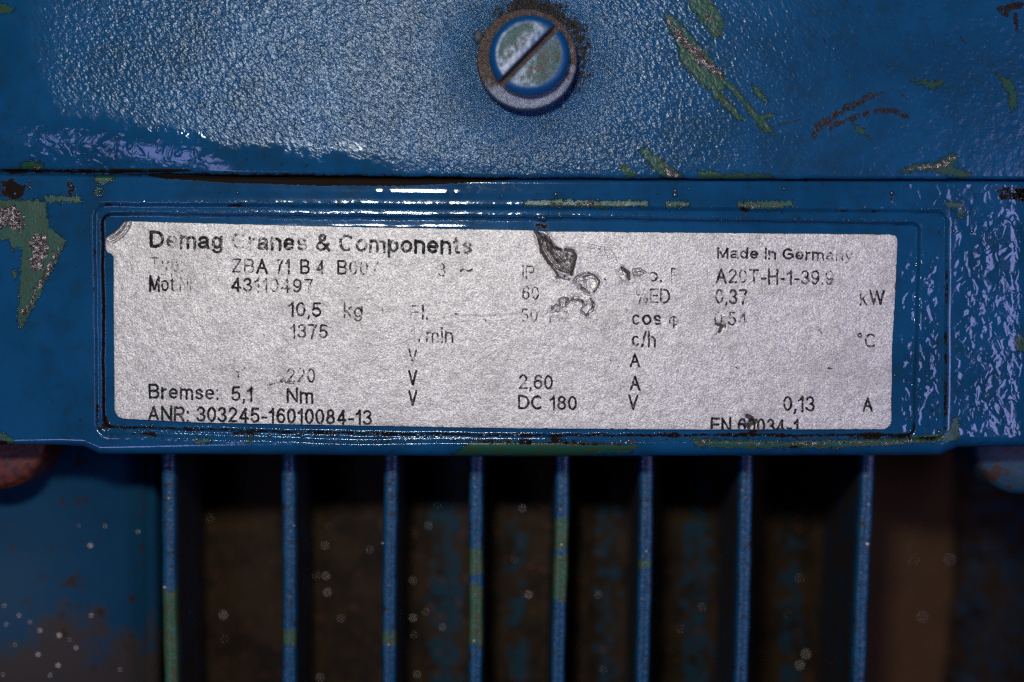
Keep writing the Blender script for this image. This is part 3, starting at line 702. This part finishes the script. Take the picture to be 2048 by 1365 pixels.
for rname, items in ROWS.items():
    for text, x0, x1, yb, cap, wear, bold in items:
        hwid = cap * (.090 if bold else .068) + .35
        wtot, st = layout(text)
        fx = (x1 - x0 - 2 * hwid) / wtot if wtot > 0 else 1
        def tr(p): 
            px = x0 + hwid + p[0] * fx; return (px, yb + SL * (px - x0) - p[1] * cap)
        segs = [[tr(p) for p in q] for q in st]
        if text == '220': segs += [[(477, 746.5), (464, 737)], [(477, 746.5), (490, 736)], [(477, 745), (476.5, 759)]]
        xa = min(p[0] for q in segs for p in q) - 5; xb_ = max(p[0] for q in segs for p in q) + 5
        ya = min(p[1] for q in segs for p in q) - 5; yb2 = max(p[1] for q in segs for p in q) + 5
        gxx_ = np.arange(xa, xb_, .85); gyy_ = np.arange(ya, yb2, .85); X, Y = np.meshgrid(gxx_, gyy_)
        sdv = np.full(X.shape, -20.0)
        for q in segs:
            qx = [p[0] for p in q]; qy = [p[1] for p in q]
            m = (X > min(qx) - 6) & (X < max(qx) + 6) & (Y > min(qy) - 6) & (Y < max(qy) + 6)
            th = hwid if q[0][0] > x0 - 4 or text != '220' else 1.9
            sdv[m] = np.maximum(sdv[m], th - seg_dist(X[m], Y[m], q))
        sdv += vnoise(X, Y, 2.6, 71) * .35
        sdv = np.minimum(sdv, (poly_sdf(X, Y, LP) - .6) * 1.5)
        wd = np.array([int(c) for c in wear]) / 9.0
        u = np.clip((X - x0) / (x1 - x0), 0, 1)
        wv = np.interp(u, (np.arange(len(wd)) + .5) / len(wd), wd) if len(wd) > 1 else np.full(X.shape, wd[0])
        F = grid_faces(*X.shape); keep = (sdv.ravel()[F] > -.9).any(1); F = F[keep]
        used = np.unique(F); rm = -np.ones(X.size, int); rm[used] = np.arange(len(used))
        V = W(X, Y, PH + .03).reshape(-1, 3)[used]
        o = mesh_from('printed_text', V, rm[F], M_INK, plate, dict(wear=wv.ravel()[used], ink=sdv.ravel()[used]))

# ================================================================== COVER SCREW
def screw_paint():
    t = NT('chipped_screw_enamel')
    m = t.attr('worn'); fl = t.attr('floor'); s2 = t.attr('bright')
    n = t.noise(17, 5, .7); n3 = t.noise(6.5, 3, .7); nb = t.noise(26, 4, .6)
    wm = t.ss(t.ma('ADD', m, t.ma('MULTIPLY', t.ma('SUBTRACT', n, .5), 10)), -.8, .8)
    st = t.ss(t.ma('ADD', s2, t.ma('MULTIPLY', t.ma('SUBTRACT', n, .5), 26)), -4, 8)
    c = t.mix(t.ss(nb, .40, .60), (.055, .085, .105), (.022, .065, .060))
    c = t.mix(t.ss(n, .53, .60), c, (.05, .04, .032))
    c = t.mix(t.ma('MULTIPLY', st, t.ss(n3, .47, .60)), c, (.30, .37, .47))  # pale worn patches, with whitish glints near the slot painted into the colour
    col = t.mix(wm, (.0045, .085, .25), c)
    col = t.mix(fl, col, t.mix(n3, (.09, .055, .04), (.025, .016, .012)))
    nrm = t.bump(t.noise(4, 3, .7), 2.6, t.ma('MAXIMUM', t.ma('MULTIPLY', wm, .5), fl))
    nrm = t.bump(t.noise(16, 2, .6), 4, .3, nrm)
    return t.out(Base_Color=col, Roughness=t.mf(wm, .32, .34), Metallic=t.ma('MULTIPLY', wm, .45), Normal=nrm)
def washer_mat():
    t = NT('grimy_washer_steel')
    gv = t.attr('grimy'); n = t.noise(5, 3, .7); n2 = t.noise(16, 4, .6)
    dm = t.ss(t.ma('ADD', gv, t.ma('MULTIPLY', t.ma('SUBTRACT', n2, .5), 1.2)), .3, .7)
    c = t.mix(dm, (.26, .30, .38), t.mix(n, (.035, .020, .015), (.15, .11, .095)))
    return t.out(Base_Color=c, Roughness=.30, Metallic=.5, Normal=t.bump(t.noise(5.2, 3, .7), 3.6, .95))
screw = thing('cover_screw', 'slotted cheese-head screw with chipped blue paint on a grimy washer, fixing the box cover', 'screw', tuple(W(1056, 115, HC)))
WT = 3.3; HT = 2.4
cw = (1056.5, 127.5)       # washer centre in pixels at its own depth
cz = HC + WT
kk = lambda hh: S * (D - hh * MM) / D
wc = W(cw[0] - 2.6, 118.0, cz)
RO = 100.5 * kk(cz)
prof = [(RO * .60, HC), (RO * .60, cz), (RO * .62, cz), (RO * .64, cz), (RO * .95, cz), (RO * .965, cz), (RO * .985, cz - .03), (RO * .998, cz - .12), (RO, cz - .3), (RO, HC - .3)]
V = []; G = []; n = 96
for k in range(n):
    a = k / n * 2 * math.pi
    for rr_, hh in prof:
        V.append((wc[0] + rr_ * math.cos(a), -hh * MM, wc[2] + rr_ * math.sin(a)))
        G.append(np.clip(.75 - .55 * (-math.sin(a)) - .15 * math.cos(a), 0, 1))
m_ = len(prof)
F = [(k * m_ + j, ((k + 1) % n) * m_ + j, ((k + 1) % n) * m_ + j + 1, k * m_ + j + 1) for k in range(n) for j in range(m_ - 1)]
mesh_from('washer', V, F, washer_mat(), screw, dict(grimy=G))
# little tab of the retaining clip at the washer's left edge
tp = W(952, 76, HC + .6)
# slotted head: row-wise disc with the slot along local u
hz = cz + HT
hc = W(1059, 109, hz); R = 81.5 * kk(hz); ang = math.radians(45.5)
sw = 8.6 * kk(hz); sd_ = 1.7
vv = np.concatenate([np.linspace(-1, -.12, 60) * R, [-sw - 2e-5, -sw, -sw + 6e-5], np.linspace(-sw * .8, sw * .8, 7), [sw - 6e-5, sw, sw + 2e-5], np.linspace(.12, 1, 60) * R])
vv = np.unique(np.clip(vv, -R, R)); vv = vv[(abs(vv) > sw + 2e-5) | (abs(vv) <= sw)] if False else vv
uu = np.sin(np.linspace(-1, 1, 110) * math.pi / 2)
V = []; wa = []; fl = []; br = []
for v_ in vv:
    hw = math.sqrt(max(R * R - v_ * v_, 1e-12))
    for u_ in uu:
        x = u_ * hw; rad_ = math.hypot(x, v_) / R
        e = max(0, (rad_ - .80) / .20); hh = hz - (1 - math.sqrt(max(0, 1 - min(e, 1) ** 2))) * 1.3 + .12 * (1 - rad_ ** 2)
        ins = abs(v_) <= sw
        if ins: hh = min(hh, hz - sd_)
        X_ = hc[0] + x * math.cos(ang) - v_ * math.sin(ang); Z_ = hc[2] + x * math.sin(ang) + v_ * math.cos(ang)
        V.append((X_, -hh * MM, Z_))
        dr = (.78 - rad_) * 80; ds = (abs(v_) - sw) / S - (12 if v_ > 0 else 2)
        wa.append(min(dr, ds)); fl.append(1.0 if ins else 0.0)
        dx, dz = (X_ - hc[0]) / R, (Z_ - hc[2]) / R
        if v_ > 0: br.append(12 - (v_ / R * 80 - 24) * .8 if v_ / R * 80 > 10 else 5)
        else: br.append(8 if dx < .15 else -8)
F = [tuple(f) for f in grid_faces(len(vv), len(uu))]
# boundary skirt
ny_, nx_ = len(vv), len(uu)
loop = [j for j in range(nx_)] + [i * nx_ + nx_ - 1 for i in range(1, ny_)] + [(ny_ - 1) * nx_ + j for j in range(nx_ - 2, -1, -1)] + [i * nx_ for i in range(ny_ - 2, 0, -1)]
b0 = len(V)
for l in loop: V.append((V[l][0], -(HC + .5) * MM, V[l][2])); wa.append(-20); fl.append(0); br.append(-20)
for k in range(len(loop)):
    k2 = (k + 1) % len(loop); F.append((loop[k], loop[k2], b0 + k2, b0 + k))
ho = mesh_from('slotted_head', V, F, screw_paint(), screw, dict(worn=wa, floor=fl, bright=br))
# small grey rubber-like nub beside the washer
bv, bf = beads([(957, 74, HC + .25, 13)], 20)
mesh_from('sealing_nub', bv, bf, simple('dull_nub', (.10, .13, .16), (.05, .07, .09), 9, .6), screw)

# ================================================================== MOTOR HOUSING: fins, curved barrel, flat pad, bolts
motor = thing('motor_housing', 'dark rusty blue motor barrel with eight upright cooling fins below the terminal box', 'motor housing', (0, .03, -.02))
def fin_paint():
    t = NT('fin_enamel')
    chip = t.attr('chip'); n = t.noise(16, 5, .65); n3 = t.noise(4, 3, .6); n4 = t.noise(70, 3)
    ch = t.ss(t.ma('ADD', chip, t.ma('MULTIPLY', t.ma('SUBTRACT', n, .5), 55)), -3, 3)
    base = t.mix(n4, (.008, .092, .20), (.005, .052, .115))
    base = t.mix(t.ss(n, .54, .64), base, (.022, .024, .024))
    g = t.mix(t.ss(n, .45, .6), (.035, .12, .06), (.07, .085, .03))
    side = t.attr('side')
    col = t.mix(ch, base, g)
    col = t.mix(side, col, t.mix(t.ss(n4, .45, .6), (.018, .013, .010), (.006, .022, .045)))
    return t.out(Base_Color=col, Roughness=t.mf(side, .30, .6), Normal=t.bump(t.noise(10, 3, .6), 4, .5))
M_FIN = fin_paint()
FINS = [(335, 341, [(1180, 1400)]), (577, 578, [(1262, 1292)]), (781, 777, [(1264, 1290)]), (953, 950, [(1098, 1150), (1170, 1290)]), (1125, 1116, [(1036, 1100), (1110, 1200)]),
        (1294, 1286, [(1118, 1134)]), (1494, 1483, []), (1736, 1718, [])]
HF = -7.2
def barrel_y(xm):       # depth (m) of the barrel wall at world x (m)
    Rb = .16; return .0235 + (Rb - math.sqrt(max(Rb * Rb - (xm + .004) ** 2, 1e-9)))
for xt, xb, chips in FINS:
    V = []; ch = []; sd2 = []
    ys_ = np.concatenate([np.arange(760, 1400, 5), np.arange(1400, 1900, 25)])
    for y_ in ys_:
        xc = xt + (xb - xt) * (y_ - 940) / 425.0
        xc += .8 * math.sin(y_ * .013 + xt); wv_ = .5 * math.sin(y_ * .05 + xt * 3) + random.uniform(-.3, .3)
        c_ = -20
        for a, b in chips: c_ = max(c_, min(y_ - a, b - y_))
        c_ = max(-20, min(20, c_))
        wdt = 15.0
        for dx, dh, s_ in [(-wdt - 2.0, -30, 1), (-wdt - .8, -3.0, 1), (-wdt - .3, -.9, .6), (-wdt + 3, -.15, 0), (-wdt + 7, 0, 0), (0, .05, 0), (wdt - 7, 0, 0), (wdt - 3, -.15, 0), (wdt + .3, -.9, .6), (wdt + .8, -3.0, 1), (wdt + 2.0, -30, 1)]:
            p = W(xc, y_, HF)
            depth = -(HF + max(dh, -3)) * MM
            if dh == -30: depth = barrel_y(p[0]) + .002
            V.append((p[0] + (dx + (wv_ if dx > 0 else -wv_)) * S * 1.03, depth, p[2])); ch.append(c_); sd2.append(s_)
    ny_, nx_ = len(ys_), 11
    mesh_from('cooling_fin', V, grid_faces(ny_, nx_), M_FIN, motor, dict(chip=ch, side=sd2))
def barrel_mat():
    t = NT('rusty_barrel')
    n = t.noise(90, 5, .65); n2 = t.noise(24, 4, .6); bl = t.attr('blue')
    col = t.mix(t.ss(n, .40, .62), (.036, .021, .010), (.015, .010, .006))
    m = t.ss(t.ma('ADD', bl, t.ma('MULTIPLY', t.ma('SUBTRACT', n2, .5), 2.2)), .42, .62)
    col = t.mix(t.ss(bl, -.04, -.13), col, t.mix(n, (.12, .062, .026), (.055, .032, .016)))
    col = t.mix(m, col, (.010, .038, .060))
    col = t.mix(t.ss(t.noise(14, 3), .64, .70), col, (.13, .05, .025))
    return t.out(Base_Color=col, Roughness=.6, Specular_IOR_Level=.12, Normal=t.bump(n2, 8, .5))
xw = np.linspace(-.115, .115, 240); zw = np.linspace(-.095, .03, 120)
XX, ZZ = np.meshgrid(xw, zw)
Yw = np.vectorize(barrel_y)(XX)
pxx = XX / S * D / (D + .018) + 1024; pyy = 682.5 - ZZ / S * D / (D + .018)
def colm(a, b, s=14): return smooth(a - s, a + s, pxx) * smooth(b + s, b - s, pxx)
blue = -.12 * colm(1755, 1990) + .62 * colm(850, 925) + .50 * colm(1010, 1060) + .50 * colm(1190, 1250) + .55 * colm(1370, 1440) + .50 * colm(1580, 1640) + (.45) * smooth(1985, 2020, pxx - (1200 - pyy) * .12)
# upright ridges added to catch the window light as thin lavender streaks
for rx, amp in [(650, .5), (832, .6), (1003, .5), (1176, .9)]:
    Yw = Yw - amp * 1.1 * MM * np.exp(-((pxx - rx - (pyy - 1100) * -.02) / 7) ** 2)
V = np.stack([XX, Yw, ZZ], -1).reshape(-1, 3)
mesh_from('barrel', V, grid_faces(120, 240)[:, ::-1], barrel_mat(), motor, dict(blue=blue))
# flat blue pad at the left
def slab(name, px0, px1, py0, py1, hf, thick, mat, parent, bev=.6):
    a = W(px0, py0, hf); b = W(px1, py1, hf)
    bm = bmesh.new(); bmesh.ops.create_cube(bm, size=1)
    for v in bm.verts:
        v.co = ((a[0] + b[0]) / 2 + v.co.x * (b[0] - a[0]), -hf * MM + thick * MM * (v.co.y + .5), (a[2] + b[2]) / 2 + v.co.z * (a[2] - b[2]))
    bmesh.ops.bevel(bm, geom=list(bm.edges), offset=bev * MM, segments=3, affect='EDGES')
    me = bpy.data.meshes.new(name); bm.to_mesh(me); bm.free(); me.materials.append(mat)
    o = bpy.data.objects.new(name, me); C.objects.link(o); o.parent = parent; o.matrix_parent_inverse = PARENT_INV[parent.name]
    for p in me.polygons: p.use_smooth = True
    return o
def pad_mat():
    t = NT('pad_enamel'); n = t.noise(34, 4, .6); n4 = t.noise(130, 4, .6)
    sep = t.n('ShaderNodeSeparateXYZ'); t.t.links.new(t.px, sep.inputs[0])
    low = t.ss(t.ma('ADD', sep.outputs[2], t.ma('MULTIPLY', t.ma('SUBTRACT', n4, .5), 500)), -560, -660)
    col = t.mix(n4, (.006, .062, .135), (.005, .042, .090))
    col = t.mix(low, col, t.mix(n, (.035, .04, .045), (.06, .04, .028)))
    col = t.mix(t.ss(n, .61, .66), col, (.035, .022, .013))
    return t.out(Base_Color=col, Roughness=.6, Specular_IOR_Level=.15, Normal=t.bump(n, 5, .3))
slab('mounting_pad', -420, 306, 800, 1900, -14.0, 12, pad_mat(), motor, 1.2)
# out-of-focus droplets that catch the flash
sp = []
for x, y, r in [(210, 1053, 4), (276, 1064, 5), (180, 1092, 4.5), (158, 1052, 3), (38, 1232, 5), (80, 1262, 5), (118, 1272, 5), (182, 1232, 5), (8, 1212, 4), (76, 1310, 5), (116, 1332, 5), (6, 1350, 4), (152, 1297, 4), (12, 1250, 3),
                (140, 1280, 3), (60, 1245, 3), (100, 1352, 3), (30, 1290, 2.5), (240, 1340, 3)]:
    sp.append((x * 1.0, y, -13.9, r))
for x, y, r in [(420, 1038, 4), (447, 1232, 6), (412, 1243, 3.5), (450, 1280, 3.5), (410, 1272, 3), (682, 1005, 3.5), (660, 1053, 4.5), (650, 1092, 4), (633, 1152, 4), (652, 1153, 5), (655, 1186, 6), (682, 1238, 4), (640, 1356, 6),
                (875, 1012, 5.5), (857, 1052, 4), (845, 1110, 4.5), (826, 1162, 5.5), (826, 1237, 5), (828, 1270, 4.5), (885, 1255, 4), (834, 1350, 6), (852, 1225, 4), (1005, 1003, 4.5), (1045, 1018, 5.5), (1058, 1190, 4.5), (1005, 1285, 4.5),
                (1197, 1190, 3.5), (1405, 1215, 4), (1600, 1157, 4.5), (1575, 1230, 3), (1612, 1310, 7), (1600, 1332, 7), (1900, 1120, 6), (1845, 1235, 7), (1828, 1120, 4), (1206, 1340, 4), (1362, 1258, 3), (740, 1100, 3), (1030, 1120, 3.5)]:
    zc = (682.5 - y); xm = (x - 1024) * S * (D + .022) / D
    sp.append((x, y, -barrel_y(xm) / MM + .1, r))
for x, y, r in [(337, 997, 4.5), (329, 1175, 4), (588, 1052, 3), (765, 1087, 3), (777, 1290, 3.5), (948, 1283, 3.5), (1123, 1090, 4), (1293, 1103, 3), (1735, 1089, 5), (1737, 1010, 3)]:
    sp.append((x, y, HF + .0, r))
t = NT('wet_droplet'); md = t.out(Base_Color=(.72, .66, .62), Roughness=.48, Metallic=1.0)
bv, bf = beads([(a, b, c_, d * (random.uniform(.7, 1.4) if c_ < -10 else .9)) for a, b, c_, d in sp], 14)
mesh_from('droplets', bv, bf, md, motor)['kind'] = 'stuff'

def bolt(name, label, px, py, rpx, hf, mat, depth):
    root = thing(name, label, 'bolt', tuple(W(px, py, hf)), None)
    c_ = W(px, py, hf); Rr = rpx * kk(hf)
    prof = [(0, .15), (Rr * .55, .12), (Rr * .86, 0), (Rr * .97, -.45), (Rr, -1.0), (Rr, -depth)]
    V = []; n = 64
    for k in range(n):
        a = k / n * 2 * math.pi
        for rr_, d_ in prof: V.append((c_[0] + rr_ * math.cos(a), -(hf + d_) * MM, c_[2] + rr_ * math.sin(a)))
    m_ = len(prof)
    F = [(k * m_ + j, ((k + 1) % n) * m_ + j, ((k + 1) % n) * m_ + j + 1, k * m_ + j + 1) for k in range(n) for j in range(m_ - 1)]
    o = mesh_from('bolt_head', V, F, mat, root)
    return root
m_rust = simple('rusty_bolt', (.13, .026, .014), (.05, .014, .009), 18, .45, .0, 9, 4, .4, (.09, .04, .010), .62)
m_bl = simple('chipped_blue_bolt', (.010, .050, .095), (.014, .062, .10), 26, .5, 0, 8, 4, .4, (.045, .022, .016), .54)
bolt('fixing_bolt', 'round rust-red bolt head under the left end of the blue box', -4, 882, 98, -5.5, m_rust, 12)
bolt('fixing_bolt', 'round blue and brown chipped bolt head under the right end of the blue box', 2046, 892, 98, -6.5, m_bl, 12)
